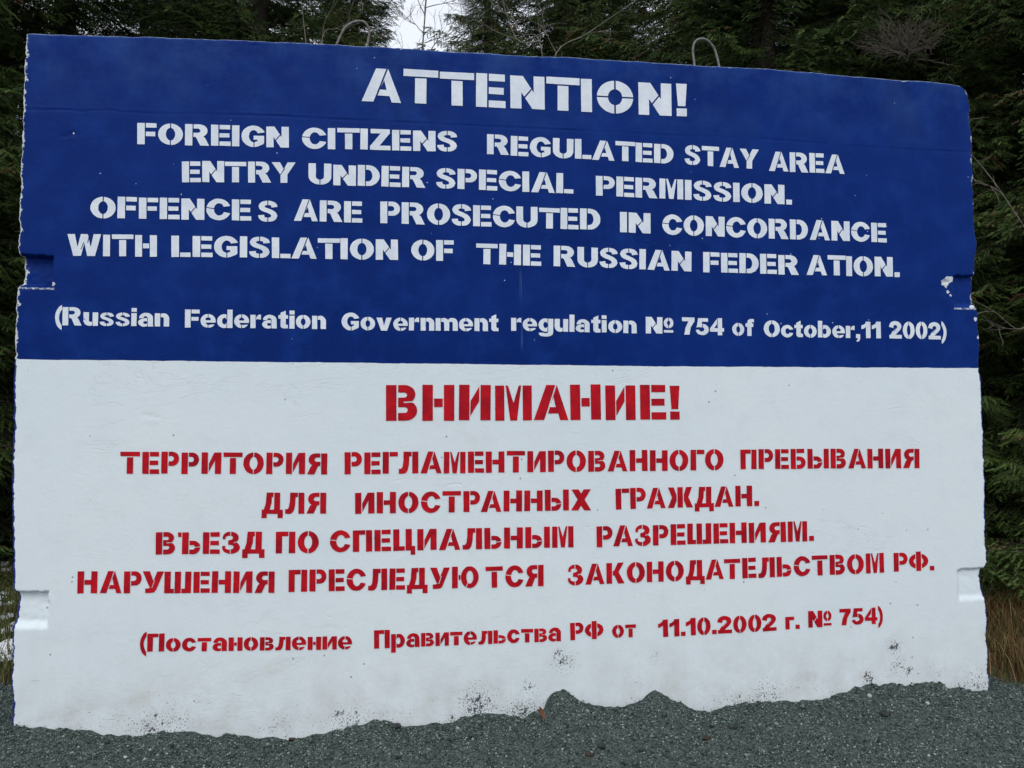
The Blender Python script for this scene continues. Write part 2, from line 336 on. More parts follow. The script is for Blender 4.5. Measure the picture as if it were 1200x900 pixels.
g('R', 99, (A, R(34.5, 40, 56, 100)), (A, El(58, 70, 34, 30)), (A, [(34.5, 41), (44, 41), (63, 0), (99, 0), (82, 36), (74, 44), (50, 60)]), (X_, R(0, 20, 34.5, 101)), (X_, El(51, 70, 12, 10)), (X_, R(34.5, 60, 51, 80)), (X_, [(34.5, -3), (34.5, 38), (43, 38), (50, 30), (60, -3)]), ST)
g('U', 94, (A, El(47, 37, 47, 38)), (X_, R(-5, 37, 100, 90)), (X_, El(47, 38, 17, 15)), (A, R(0, 36.9, 30, 100)), (A, R(64, 36.9, 94, 100)), (X_, R(45, -5, 49.2, 40)))
g('Y', 104, (A, [(0, 100), (35, 100), (52, 66), (69, 100), (104, 100), (67, 40), (67, 0), (37, 0), (37, 40)]), (X_, [(33, 33), (37, 36), (57, 68), (54, 71), (36, 40)]))
g('M', 108, (A, R(0, 0, 27, 100)), (A, R(81, 0, 108, 100)), (A, [(31, 100), (38, 100), (54, 50), (70, 100), (77, 100), (64, 0), (44, 0)]))
g('W', 142, (A, [(0, 100), (31, 100), (43, 40), (56, 100), (86, 100), (99, 40), (111, 100), (142, 100), (117, 0), (84, 0), (71, 60), (58, 0), (25, 0)]), (X_, [(84, 60), (88, 60), (96, 103), (91, 103)]), (X_, [(55, 30), (59, 30), (71, 62), (68, 64)]))
g('H', 94, ST, (A, R(64, 0, 94, 100)), (A, R(33.5, 39, 60.5, 61)))
g('Ħ', 92, ST, (A, R(62, 0, 92, 100)), (A, R(33.4, 38, 58.6, 62)))
g('Ѝ', 92, ST, (A, R(62, 0, 92, 100)), (A, [(33, 12), (33, 54), (58.6, 96), (58.6, 54)]))
# Cyrillic capitals
for c, l in zip('АЕОРСТНМЁ', 'AEOPCTHME'): G[c] = G[l]
g('Н', 94, ST, (A, R(64, 0, 94, 100)), (A, R(33.6, 39, 64, 61)))
g('В', 90, (A, R(34.5, 50, 52, 100)), (A, El(53, 74, 31, 26)), (X_, El(51, 72, 9, 7)), (X_, R(34.5, 65, 51, 79)), (A, El(55, 28.5, 34, 28.5)), (A, R(34.5, 0, 54, 56)), (X_, El(53, 30, 9, 8)), (X_, R(34.5, 22, 53, 38)), (X_, R(0, -3, 34.5, 103)), (X_, [(50, 50), (92, 52), (92, 56), (50, 54)]), ST)
g('И', 94, ST, (A, R(64, 0, 94, 100)), (A, [(34.5, 8), (34.5, 48), (60, 99), (64, 99), (64, 62)]))
g('Я', 98, *mirror(G['R'][1], 99))
g('Г', 74, ST, (A, R(30, 79, 74, 100)), (X_, R(30, 76, 33.6, 101)))
g('П', 92, ST, (A, R(62, 0, 92, 100)), (A, R(30, 79, 58.6, 100)))
g('Л', 96, (A, R(66, 0, 96, 100)), (A, [(24, 100), (62.6, 100), (62.6, 79), (52, 79), (50, 42), (44, 15), (32, 1), (18, -1), (0, 0), (0, 22), (12, 22), (19, 32), (23, 60)]))
g('Д', 106, (A, R(0, 0, 106, 20)), (A, R(0, -20, 26, 1)), (A, R(80, -20, 106, 1)), (A, R(62, 19, 92, 100)), (A, [(24, 100), (58, 100), (58, 79), (51, 79), (49, 50), (40, 19), (10, 19), (20, 48)]))
g('Б', 86, (A, El(52, 31, 34, 31)), (A, R(34.5, 0, 52, 62)), (X_, El(51, 31, 9, 10)), (X_, R(34.5, 21, 51, 41)), (X_, R(0, -3, 34.5, 103)), (A, R(34.5, 79, 80, 100)), ST)
SOFT = [(A, El(52, 31, 33, 31)), (A, R(34.5, 0, 52, 62)), (X_, El(51, 31, 9, 10)), (X_, R(34.5, 21, 51, 41)), (X_, R(0, -3, 34.5, 103)), (X_, [(48, 28), (92, 33), (92, 37), (48, 32)]), ST]
g('Ь', 86, *SOFT)
g('Ы', 124, *SOFT, (A, R(94, 0, 124, 100)))
g('Ъ', 106, *[(o, [(x + 20, y) for x, y in p]) for o, p in SOFT], (A, R(0, 79, 16, 100)))
g('Х', 104, (A, [(2, 100), (39, 100), (104, 0), (67, 0)]), (A, [(65, 100), (102, 100), (37, 0), (0, 0)]))
g('Ж', 138, (A, R(54, 0, 84, 100)), (A, [(0, 0), (34, 0), (49.5, 34), (49.5, 62), (35, 100), (3, 100), (24, 51)]), (A, [(138, 0), (104, 0), (88.5, 34), (88.5, 62), (103, 100), (135, 100), (114, 51)]))
g('З', 84, (A, El(40, 73, 38, 28)), (A, El(42, 28.5, 42, 29.5)), (X_, El(33, 72, 18, 10)), (X_, El(34, 30, 20, 11)), (X_, R(-10, 36, 30, 66)), (A, R(28, 43, 52, 60)), (X_, R(37.5, 80, 41.5, 105)), (X_, R(37.5, -5, 41.5, 20)), (X_, [(55, 48), (90, 57), (90, 61), (55, 52)]))
g('Ц', 106, ST, (A, R(60, 0, 90, 100)), (A, R(30, 0, 106, 21)), (A, R(84, -20, 106, 2)), (X_, R(56, -1, 60, 22)))
g('Ш', 130, (A, R(0, 0, 130, 21)), ST, (A, R(50, 0, 80, 100)), (A, R(100, 0, 130, 100)), (X_, R(47, -1, 50, 22)), (X_, R(80, -1, 83, 22)))
g('У', 102, (A, [(70, 100), (102, 100), (66, 14), (57, 3), (42, 0), (14, 0), (14, 21), (30, 21), (40, 26), (47, 38), (50, 50)]), (A, [(0, 100), (34, 100), (54, 52), (44, 28), (34, 26)]), (X_, [(44, 24), (48, 24), (60, 58), (57, 62), (54, 56)]))
g('Ю', 138, ST, (A, R(34.5, 39, 44, 61)), (A, El(92, 50, 46, 51)), (X_, El(92, 50, 18, 30)), (X_, [(64, -5), (70, -5), (92, 40), (92, 46)]))
g('К', 99, ST, (A, [(34.5, 39), (34.5, 60), (42, 62), (62, 100), (95, 100), (66, 55), (99, 0), (63, 0), (44, 39)]))
g('Ф', 118, (A, El(59, 51, 59, 40)), (X_, El(59, 51, 30, 20)), (X_, R(39.5, -5, 78.5, 110)), (A, R(44, -1, 74, 102)))
# figures
g('1', 58, (A, R(28, 0, 58, 100)), (A, [(30, 100), (24, 88), (12, 80), (0, 77), (0, 54), (14, 58), (30, 68)]))
g('2', 84, *[(A, q) for q in nib([(12, 64), (17, 80), (32, 89), (48, 89), (62, 82), (67, 70), (60, 56), (44, 41), (30, 29), (22, 14)], 15, 11.5)], (A, R(0, 0, 84, 21)), (X_, [(30, 38), (56, 66), (53, 68), (28, 41)]))
g('0', 80, (A, El(40, 50, 40, 51)), (X_, El(40, 50, 12, 31)), (X_, R(38, -5, 42, 105)))
g('4', 90, (A, R(50, 0, 78, 100)), (A, R(0, 21, 90, 42)), (A, [(0, 40), (48, 100), (56, 100), (50, 70), (26, 41)]), (X_, R(46, 41.5, 50, 105)))
g('5', 84, (A, [(14, 100), (78, 100), (78, 79), (38, 79), (36, 62), (30, 44), (6, 48)]), (A, El(41, 33, 42, 34)), (X_, El(36, 34, 17, 13)), (X_, [(-5, 29), (30, 34), (34, 48), (-5, 44)]), (A, [(14, 100), (40, 100), (37, 58), (32, 45), (6, 49)]), (X_, R(42, 44, 46, 82)))
g('7', 80, (A, R(0, 78, 80, 100)), (A, [(42, 79), (80, 79), (56, 44), (47, 0), (14, 0), (22, 40)]))
g('№', 156, *G['N'][1], (A, El(129, 66, 27, 32)), (X_, El(129, 66, 9, 14)), (X_, R(127, 30, 131, 100)), (A, R(103, 8, 155, 23)))
# lower case, x-height 74
g('o', 80, (A, El(40, 37, 40, 38)), (X_, El(40, 37, 13, 19)), (X_, R(38, -5, 42, 80)))
def bowlL(): return [(A, El(39, 37, 39, 38)), (X_, El(39, 37, 12, 18)), (X_, R(50, -60, 120, 120))]
g('n', 76, (A, R(47, 0, 76, 44)), (A, El(46, 43, 30, 32)), (X_, R(0, 20, 28, 80)), (X_, R(28, -5, 47, 43)), (X_, El(37, 43, 10, 10)), (X_, R(28, 30, 31, 80)), (A, R(47, 0, 76, 43)), (A, R(0, 0, 28, 74)))
g('m', 124, (A, El(46, 46, 30, 29)), (A, El(94, 46, 30, 29)), (X_, R(-5, 10, 130, 45)), (A, R(48, 0, 76, 46)), (A, R(96, 0, 124, 46)), (X_, El(37, 44, 11, 9)), (X_, El(86, 44, 10, 9)), (X_, R(28, 30, 31, 80)), (A, R(48, 0, 76, 42)), (A, R(0, 0, 28, 74)))
g('u', 76, *[(o, [(76 - x, 74 - y) for x, y in p]) for o, p in G['n'][1]])
g('r', 56, (A, R(0, 0, 28, 74)), (A, [(31, 46), (38, 52), (56, 48), (56, 75), (44, 75), (31, 62)]))
g('s', 74, *scaled(G['S'][1], .88, .75))
g('i', 28, (A, R(0, 0, 28, 72)), (A, R(0, 79, 28, 100)))
g('l', 28, (A, R(0, 0, 28, 100)))
g('t', 52, (A, [(12, 22), (12, 86), (40, 99), (40, 24)]), (A, R(0, 54, 52, 74)), (A, [(12, 24), (13, 8), (24, 0), (52, 0), (52, 20), (44, 20), (40, 25)]))
g('f', 54, (A, R(12, 0, 40, 74)), (A, R(0, 54, 52, 74)), (A, [(12, 73), (13, 88), (22, 98), (36, 101), (56, 100), (56, 82), (44, 82), (40, 73)]))
g('a', 79, (A, El(41, 46, 37, 30)), (X_, R(-5, -5, 90, 46)), (X_, El(38, 45, 11, 12)), (A, El(31, 22, 31, 23)), (A, R(31, 28, 60, 46)), (X_, El(37, 22, 11, 8)), (A, [(50, 0), (79, 0), (78, 10), (78, 46), (50, 46)]), (X_, R(46.5, 2, 50, 50)))
g('e', 80, (A, El(40, 37, 40, 38)), (X_, El(40, 46, 14, 11)), (X_, R(14, 28, 26, 29)), (X_, [(27, 30), (90, 30), (90, 16), (62, 18), (48, 15), (32, 18)]), (A, R(14, 28, 79, 40)), (X_, R(38, -5, 42, 20)), (X_, R(38, 56, 42, 80)))
g('d', 82, *bowlL(), (A, R(54, 0, 82, 100)))
g('b', 82, *mirror(G['d'][1], 82))
g('g', 82, *bowlL(), (A, R(54, -6, 82, 74)), (A, [(82, -4), (78, -18), (62, -27), (36, -29), (14, -26), (3, -18), (2, -8), (30, -8), (40, -12), (54, -6)]))
g('v', 84, (A, [(0, 74), (30, 74), (42, 28), (54, 74), (84, 74), (58, 0), (26, 0)]))
g('c', 76, (A, El(39, 37, 39, 38)), (X_, El(41, 37, 14, 18)), (X_, [(41, 37), (54, 46), (90, 50), (90, 24), (54, 28)]))
for c, l in zip('аоес', 'aoec'): G[c] = G[l]
g('р', 82, *mirror(bowlL(), 82), (A, R(0, -26, 28, 74)))
g('т', 74, (A, R(0, 54, 74, 74)), (A, R(23, 0, 51, 50)))
g('н', 76, (A, R(0, 0, 28, 74)), (A, R(48, 0, 76, 74)), (A, R(31, 28, 45, 46)))
g('в', 78, *scaled(G['В'][1], .87, .74)); g('л', 84, *scaled(G['Л'][1], .88, .74)); g('и', 80, *scaled(G['И'][1], .86, .74)); g('ь', 76, *scaled(G['Ь'][1], .88, .74))
g('г', 58, (A, R(0, 0, 28, 74)), (A, R(28, 54, 58, 74)))
_cache = {}
def glyph(ch):
    if ch in _cache: return _cache[ch]
    wdt, ops = G[ch]; vs = []; fs = []
    for op, poly in ops:
        ar = sum(a[0] * b[1] - b[0] * a[1] for a, b in zip(poly, poly[1:] + poly[:1]))
        if ar < 0: poly = poly[::-1]
        b0 = len(vs); vs += [Vector(p) for p in poly]; fs.append(list(range(b0, b0 + len(poly))))
    co, ed, fa, _, _, of = delaunay_2d_cdt(vs, [], fs, 1, 1e-4, True)
    keep = [f for f, o in zip(fa, of) if o and ops[max(o)][0] == '+']
    used = sorted({i for f in keep for i in f}); mp = {u: i for i, u in enumerate(used)}
    V = np.array([(co[i].x, co[i].y) for i in used]); Ft = np.array([[mp[i] for i in f] for f in keep])
    _cache[ch] = (wdt, V, Ft); return _cache[ch]
LINES = [
 ('white', 'white heading reading ATTENTION', [('ATTENTIØN!', 424, 118.5, 805, 137, 39.6)]),
 ('white', 'white line beginning FOREIGN CITIZENS', [('FOREIGN', 161, 169, 338.7, 173, 25), ('CITIZENS', 354, 174, 536, 178, 24.6), ('REGULATED', 570.8, 180.8, 789, 192, 23.4), ('STAY', 802, 193, 889, 198.3, 23), ('AREA', 900.8, 200.4, 989.6, 204.2, 22.8)]),
 ('white', 'white line beginning ENTRY UNDER', [('ENTRY', 213.3, 213.3, 346.7, 214.7, 24.6), ('UNDER', 361.7, 216, 498.3, 220.3, 24.4), ('SPECIAL', 511, 220.8, 672, 227, 24), ('PERMISSION.', 698, 229.2, 928, 240, 23.4)]),
 ('white', 'white line beginning OFFENCES ARE', [('OFFENCE', 105.9, 255.5, 293.8, 258.6, 25), ('S', 302.3, 259.5, 325.2, 260, 24.6), ('ARE', 344.3, 259, 424.3, 261, 25), ('PROSECUTED', 445.5, 261.3, 703.3, 269.6, 25), ('IN', 726.2, 272.2, 762, 273.8, 23.6), ('CONCORDANCE', 776.2, 275, 1038.3, 284.3, 23.6)]),
 ('white', 'white line beginning WITH LEGISLATION', [('WITH', 79.2, 300, 183.8, 301, 25.5), ('LEGISLATION', 200.9, 300.8, 466.3, 304.7, 24.8), ('OF', 481.7, 305, 531.5, 306, 24), ('THE', 557.9, 309.1, 633.6, 311.5, 24), ('RUSSIAN', 648.8, 311.7, 810, 318, 23.8), ('FEDER', 824, 319, 935.9, 322.2, 23.4), ('ATION.', 945, 322.2, 1054, 324.7, 23.4)]),
 ('white', 'small white line in brackets about the government regulation', [('(Russian', 64.5, 381.1, 198.3, 382.9, 21.4), ('Federation', 216.6, 383.6, 381.9, 385.6, 21.4), ('Government', 400.2, 386.9, 584, 388.3, 20.6), ('regulation', 599, 387.4, 746, 390.6, 20.2), ('№', 756.6, 390.6, 789, 391.3, 19.5), ('754', 799.3, 392.2, 848.4, 392.9, 20), ('of', 857.9, 393.2, 882.9, 393.8, 20), ('October,11', 894.9, 394.7, 1032, 396.6, 19.6), ('2002)', 1042, 396.6, 1109, 397.8, 19.8)]),
 ('red', 'large red Cyrillic heading', [('ВĦЍМАĦЍЕ!', 452, 493, 796.8, 491.8, 42)]),
 ('red', 'red Cyrillic line below the red heading', [('ТЕРРИТОРИЯ', 140.8, 554.9, 383.2, 555.8, 25.7), ('РЕГЛАМЕНТИРОВАННОГО', 403.7, 555.8, 848, 551, 25.6), ('ПРЕБЫВАНИЯ', 867.6, 549.8, 1077.3, 548.3, 23.4)]),
 ('red', 'short red Cyrillic line of three words', [('ДЛЯ', 306.5, 601.9, 382, 601.9, 25), ('ИНОСТРАННЫХ', 416.2, 602.2, 692.7, 597.8, 25), ('ГРАЖДАН.', 721.7, 596.8, 889.4, 592.7, 24.4)]),
 ('red', 'red Cyrillic line about special permits', [('ВЪЕЗД', 182.3, 649.6, 310, 648.7, 25.8), ('ПО', 323, 648.6, 373.3, 648, 25.6), ('СПЕЦИАЛЬНЫМ', 386.7, 647.3, 672, 641, 25.4), ('РАЗРЕШЕНИЯМ.', 699, 641, 953.8, 633.8, 24.4)]),
 ('red', 'longest red Cyrillic line near the bottom', [('НАРУШЕНИЯ', 90.5, 695.1, 321.3, 694.6, 25.7), ('ПРЕСЛЕДУЮ', 338, 693.6, 560.8, 688.8, 25.6), ('ТСЯ', 569.3, 688.8, 636.8, 686.8, 25), ('ЗАКОНОДАТЕЛЬСТВОМ', 665.3, 686, 1036, 671, 24.2), ('РФ.', 1047.5, 669.8, 1094.6, 668.3, 22)]),
 ('red', 'small red Cyrillic line in brackets with a date', [('(Постановление', 163.8, 763.8, 412.5, 760.8, 21.5), ('Правительства', 438.3, 759.8, 657.4, 751.3, 21.7), ('РФ', 668.2, 750.2, 707.2, 748, 20.4), ('от', 717.4, 747.4, 745.2, 746.4, 20.4), ('11.10.2002', 771.3, 746.8, 910, 738.8, 20.4), ('г.', 920.3, 737.6, 937, 736.8, 20), ('№', 947, 735.5, 974.3, 734.3, 19.3), ('754)', 983.8, 732.8, 1034.5, 730.5, 19.3)]),
]
def letter_paint(name, col, dark, worn):
    m, t, b = mat(name, rough=.6, spec=.15); N = NT(t)
    c = N.mix(N.ramp(N.noise(14, 4, .6), .35, .68), col, dark)
    c = N.mix(N.math('MULTIPLY', N.ramp(N.noise(30, 5, .7), .60, .72), .35), c, dark)
    c = N.mix(N.math('MULTIPLY', N.ramp(N.noise(55, 4, .7), .67, .72), .7), c, worn)
    t.links.new(c, b.inputs['Base Color'])
    h = N.math('ADD', N.noise(70, 4, .65), N.noise(18, 4, .6))
    t.links.new(N.bump(h, .5, .0018), b.inputs['Normal'])
    return m
PW = letter_paint('white_letter_paint', (0.80, 0.85, 0.91), (0.66, 0.72, 0.82), (0.35, 0.45, 0.65))
PR = letter_paint('red_letter_paint', (0.56, 0.004, 0.013), (0.30, 0.002, 0.012), (0.6, 0.12, 0.12))
rnd = random.Random(4)
for col, lab, wordlist in LINES:
    le = bpy.data.objects.new('text_line', None); COL.objects.link(le); le.parent = slab; tag(le, lab)
    for (txt, x0, y0, x1, y1, cap) in wordlist:
        O = plane(x0, y0); Q = plane(x1, y1); T = plane(x0, y0 - cap)
        H = T[2] - O[2]; D = Q - O; Wd = float(np.linalg.norm(D)); D = D / Wd
        Un = np.array([-D[2] * .55, 0, D[0]])
        adv = []; x = 0.0
        for i, ch in enumerate(txt):
            adv.append(x); nx = txt[i + 1] if i + 1 < len(txt) else ''
            base_gap = 14.0 if cap > 35 else (11.5 if (col == 'red' and cap > 22.2) else 8.0)
            gap = base_gap if ch not in '(' and nx not in ')' else 5.0
            if (ch + nx) in ('AT', 'TA', 'LA', 'AY', 'ГЛ', 'РА', 'ТО', 'ГО', 'TY', 'ДА', 'АТ', 'LT', 'RY', 'TE', 'ГР', 'УШ', 'РУ', '.1', 'TT', 'NT', 'TI', 'МА', 'АĦ'): gap = 5.0 if cap > 35 else 3.5
            x += G[ch][0] + gap
        tot = x - gap; sx = Wd / tot; sy = H / 100.0
        Vs, Fs, c = [], [], 0
        for i, ch in enumerate(txt):
            _, V, Ft = glyph(ch)
            a = rnd.uniform(-.008, .008); jx = rnd.uniform(-.8, .8); jy = rnd.uniform(-1.0, 1.0); k = rnd.uniform(.985, 1.015)
            lx = (V[:, 0] + adv[i] + jx) * sx; ly = (V[:, 1] * k + jy) * sy
            cx = (adv[i] + G[ch][0] / 2) * sx
            lx2 = lx - a * (ly - H / 2); ly2 = ly + a * (lx - cx)
            # brush-worn stencil edge: points wander by a fraction of a millimetre
            lx2 = lx2 + .0005 * n2(lx * 160 + 9, ly * 160); ly2 = ly2 + .0005 * n2(lx * 160, ly * 160 + 40)
            P = O + np.outer(lx2, D) + np.outer(ly2, Un); P[:, 1] = -.0016
            Vs.append(P); Fs.append(Ft + c); c += len(P)
        me = mesh('word', np.concatenate(Vs) - ORG, np.concatenate(Fs), PW if col == 'white' else PR)
        ob('word', me, le)
# ------------------------------------------------------------ lifting loops
def tube(path, r, seg=10, mat_=None, name='tube', wob=0.0):
    P = [Vector(p) for p in path]; Q = []
    for i in range(len(P) - 1):
        p0, p1, p2, p3 = P[max(i - 1, 0)], P[i], P[i + 1], P[min(i + 2, len(P) - 1)]
        for k in range(5):
            t = k / 5; Q.append(0.5 * ((2 * p1) + (-p0 + p2) * t + (2 * p0 - 5 * p1 + 4 * p2 - p3) * t * t + (-p0 + 3 * p1 - 3 * p2 + p3) * t ** 3))
    Q.append(P[-1]); V = []; Fs = []
    for i, q in enumerate(Q):
        d = (Q[min(i + 1, len(Q) - 1)] - Q[max(i - 1, 0)]).normalized()
        a = Vector((0, 1, 0)); a = (a - d * a.dot(d)).normalized() if abs(d.y) < .95 else Vector((1, 0, 0)); b_ = d.cross(a)
        rr = r if not callable(r) else r(i / (len(Q) - 1))
        for k in range(seg):
            th = 2 * math.pi * k / seg; s_ = rr * (1 + wob * n1(np.array([i * .8 + k * 3.1]), 20)[0]); V.append(q + (a * math.cos(th) + b_ * math.sin(th)) * s_)
    for i in range(len(Q) - 1):
        for k in range(seg): Fs.append([i * seg + k, i * seg + (k + 1) % seg, (i + 1) * seg + (k + 1) % seg, (i + 1) * seg + k])
    return np.array([tuple(v) for v in V]), np.array(Fs)
ms, ts, bs = mat('rusty_grey_steel', (.26, .26, .25), .6, .4); N = NT(ts); bs.inputs['Metallic'].default_value = .25
ts.links.new(N.mix(N.ramp(N.noise(50, 5, .7), .42, .62), (.20, .205, .19), (.12, .085, .065)), bs.inputs['Base Color'])
ts.links.new(N.bump(N.noise(160, 3), .6, .001), bs.inputs['Normal'])
for lab, pts in (('leaning loop of steel bar', [(390, 62), (395, 51), (399, 42), (406, 31), (416, 25.5), (427, 26), (432.5, 35), (432, 45), (428, 60)]), ('upright loop of steel bar', [(815, 92), (813.5, 74), (812, 60), (814, 50), (821, 45.5), (830, 48), (837, 57), (841, 70), (845, 90)])):
    yy = [.075 + .004 * math.sin(i * 1.1) for i in range(len(pts))]
    V, Fs = tube([tuple(plane(p[0], p[1], y)) for p, y in zip(pts, yy)], .0046, 10, wob=.06)
    tag(ob('lifting_loop', mesh('lifting_loop', V - ORG, Fs, ms, True), slab), lab)

# ------------------------------------------------------------ ground
GC = tw([(-60, 850), (15, 849), (43, 852), (83, 854), (110, 857), (123, 862), (167, 862), (200, 857), (217, 856), (240, 862), (287, 862), (333, 869), (360, 864), (390, 857), (400, 853), (420, 849), (450, 841), (470, 851), (520, 850), (540, 842), (560, 835), (580, 836), (613, 843), (630, 832), (638, 830), (641, 818), (652, 809), (660, 805), (673, 815), (690, 825), (728, 833), (745, 822), (767, 809), (780, 814), (797, 823), (817, 835), (833, 834), (867, 825), (890, 823), (910, 823), (960, 820), (987, 812), (1010, 803), (1033, 801), (1060, 803), (1093, 799), (1113, 805), (1160, 811), (1230, 820)])
def ground_z(x, y):
    hc = np.interp(x, GC[:, 0], GC[:, 2])
    hc = hc + .006 * n1(np.asarray(x) * 28.0, 44) + .004 * n1(np.asarray(x) * 75.0, 45)
    xs = np.linspace(-3, 7, 400); hs_ = np.interp(xs, GC[:, 0], GC[:, 2]); k = np.exp(-np.linspace(-2, 2, 61) ** 2); k /= k.sum()
    hs_ = np.convolve(np.pad(hs_, 30, mode='edge'), k, mode='valid'); hsm = np.interp(x, xs, hs_)
    f = np.where(y < 0, -y, np.maximum(0, y - .16))
    loc = (hc - hsm) * np.exp(-f / .11)
    front = hsm + loc - .10 * np.minimum(f, .25) - .30 * np.clip(f - .2, 0, 1.6)
    back = hsm * np.exp(-f / .5) + loc * .4 - .09 * sstep(.15, 1.1, f) - .05 * sstep(1, 6, f)
    near = np.exp(-(np.maximum(0, np.hypot(np.maximum(0, np.maximum(-x - .2, x - 3.9)), f) - .2) / 1.5) ** 2)
    h = np.where(y < 0, front, back)
    side = sstep(3.72, 4.5, x); h = h - .17 * side * (y > -.2) + 0.0
    h = np.maximum(h, -.5)
    rip = .024 * fbm(x * 2.1 + 4, y * 4.5, 4) + .006 * fbm(x * 9, y * 14 + 2, 3)
    h = h + rip * sstep(.03, .18, f) + .0035 * fbm(x * 40, y * 40, 2)
    far = sstep(2.5, 9, np.hypot(x - 1.8, y - .5)); h = h * (1 - far) + far * (-.25 + .35 * fbm(x * .12, y * .12 + 7, 3) * .6)
    return h
def spread(lo, hi, step, out, r=1.16):
    a = list(np.arange(lo, hi + 1e-6, step)); s = step; v = a[-1]
    while v < out: s = min(s * r, 6); v += s; a.append(v)
    s = step; v = a[0]; pre = []
    while v > -out: s = min(s * r, 6); v -= s; pre.append(v)
    return np.array(pre[::-1] + a)
gx = spread(-.5, 4.7, .012, 260); gy = spread(-1.0, 1.1, .012, 260)
GX, GY = np.meshgrid(gx, gy); GZ = ground_z(GX, GY)
idx = np.arange(GX.size).reshape(GX.shape)
# forest floor | gravel split: gravel_edge > 0 means gravel
def gravel_edge(x, y):
    e = .42 - .33 * sstep(3.4, 4.1, x) + 0.0 - y + .08 * n1(np.asarray(x * 3.0), 30) + .03 * n1(np.asarray(x * 17.0), 31)
    return e
mg, tg, bgm = mat('gravel_and_forest_floor', rough=.95, spec=.15); N = NT(tg)
ga = N.attr('gravelness')
gv = N.n('ShaderNodeTexVoronoi'); gv.inputs['Scale'].default_value = 140; tg.links.new(N.pos(), gv.inputs['Vector'])
cg = N.mix(N.ramp(N.noise(80, 3), .3, .7), (.022, .032, .030), (.10, .135, .122))
cg = N.mix(.5, cg, N.mix(gv.outputs['Color'], (.02, .03, .028), (.14, .175, .16)))
cf = N.mix(N.ramp(N.noise(6, 5, .7), .35, .65), (.035, .050, .018), (.075, .060, .030))
cf = N.mix(N.ramp(N.noise(40, 4, .7), .45, .7), cf, (.13, .09, .045))
tg.links.new(N.mix(N.ramp(N.math('ADD', ga, N.ramp(N.noise(22, 4), .3, .7, -.05, .05)), -.02, .02), cf, cg), bgm.inputs['Base Color'])
hh = N.math('ADD', N.math('MULTIPLY', gv.outputs['Distance'], -1.0), N.noise(50, 4, .7))
tg.links.new(N.bump(hh, .8, .008), bgm.inputs['Normal'])
Fg = np.stack([idx[:-1, :-1], idx[:-1, 1:], idx[1:, 1:], idx[1:, :-1]], -1).reshape(-1, 4)
me = mesh('ground', np.stack([GX, GY, GZ], -1).reshape(-1, 3), Fg, mg, True)
attr(me, 'gravelness', np.clip(gravel_edge(GX, GY), -1, 1).ravel())
tag(ob('ground', me), kind='structure')
# loose stones of the gravel heap
def ico(n):
    if n == 8: return np.array([(1, 0, 0), (-1, 0, 0), (0, 1, 0), (0, -1, 0), (0, 0, 1), (0, 0, -1)], float), np.array([(0, 2, 4), (2, 1, 4), (1, 3, 4), (3, 0, 4), (2, 0, 5), (1, 2, 5), (3, 1, 5), (0, 3, 5)])
    p = (1 + 5 ** .5) / 2
    V = np.array([(-1, p, 0), (1, p, 0), (-1, -p, 0), (1, -p, 0), (0, -1, p), (0, 1, p), (0, -1, -p), (0, 1, -p), (p, 0, -1), (p, 0, 1), (-p, 0, -1), (-p, 0, 1)]); V /= np.linalg.norm(V[0])
    Fi = np.array([(0, 11, 5), (0, 5, 1), (0, 1, 7), (0, 7, 10), (0, 10, 11), (1, 5, 9), (5, 11, 4), (11, 10, 2), (10, 7, 6), (7, 1, 8), (3, 9, 4), (3, 4, 2), (3, 2, 6), (3, 6, 8), (3, 8, 9), (4, 9, 5), (2, 4, 11), (6, 2, 10), (8, 6, 7), (9, 8, 1)])
    return V, Fi
def stones(n, kind, smin, smax, region, seed, sink=.25):
    r = np.random.default_rng(seed); V0, F0 = ico(kind)
    x = r.uniform(region[0], region[1], n); y = r.uniform(region[2], region[3], n)
    ok = (gravel_edge(x, y) > r.uniform(-.05, .04, n)) & ~((y > -.006) & (y < .165) & (x > -.03) & (x < 3.64)); x, y = x[ok], y[ok]; n = len(x)
    s = smin * (smax / smin) ** (r.random(n) ** 1.8)
    q = r.normal(size=(n, 4)); q /= np.linalg.norm(q, axis=1)[:, None]; a, b, c, d = q.T
    Rm = np.stack([1 - 2 * (c * c + d * d), 2 * (b * c - a * d), 2 * (b * d + a * c), 2 * (b * c + a * d), 1 - 2 * (b * b + d * d), 2 * (c * d - a * b), 2 * (b * d - a * c), 2 * (c * d + a * b), 1 - 2 * (b * b + c * c)], -1).reshape(n, 3, 3)
    V = V0[None] * r.uniform(.6, 1.15, (n, len(V0), 1)) * r.uniform(.55, 1.1, (n, 1, 3)) * s[:, None, None]
    V = np.einsum('nij,nkj->nki', Rm, V); V[..., 2] *= .8
    V += np.stack([x, y, ground_z(x, y) + s * r.uniform(-sink, .85, n)], -1)[:, None]
    Fc = (F0[None] + (np.arange(n) * len(V0))[:, None, None]).reshape(-1, 3)
    return V.reshape(-1, 3), Fc, np.repeat(r.random(n), len(V0))
Vs, Fs, Ts, c = [], [], [], 0
for args in ((105000, 8, .0022, .0046, (-.45, 4.6, -.62, .02), 1), (24000, 20, .0035, .0068, (-.45, 4.6, -.65, .02), 2), (9000, 8, .003, .006, (-.6, 4.7, -1.3, -.6), 3), (9000, 8, .003, .006, (-.6, 0.02, -.1, .6), 4), (12000, 8, .003, .006, (3.6, 4.7, -.1, .6), 5), (700, 20, .007, .013, (-.45, 4.6, -.8, .4), 6)):
    V, Fc, T = stones(*args); Vs.append(V); Fs.append(Fc + c); Ts.append(T); c += len(V)
mgr, tgr, bgr = mat('crushed_stone', rough=.85, spec=.25); N = NT(tgr)
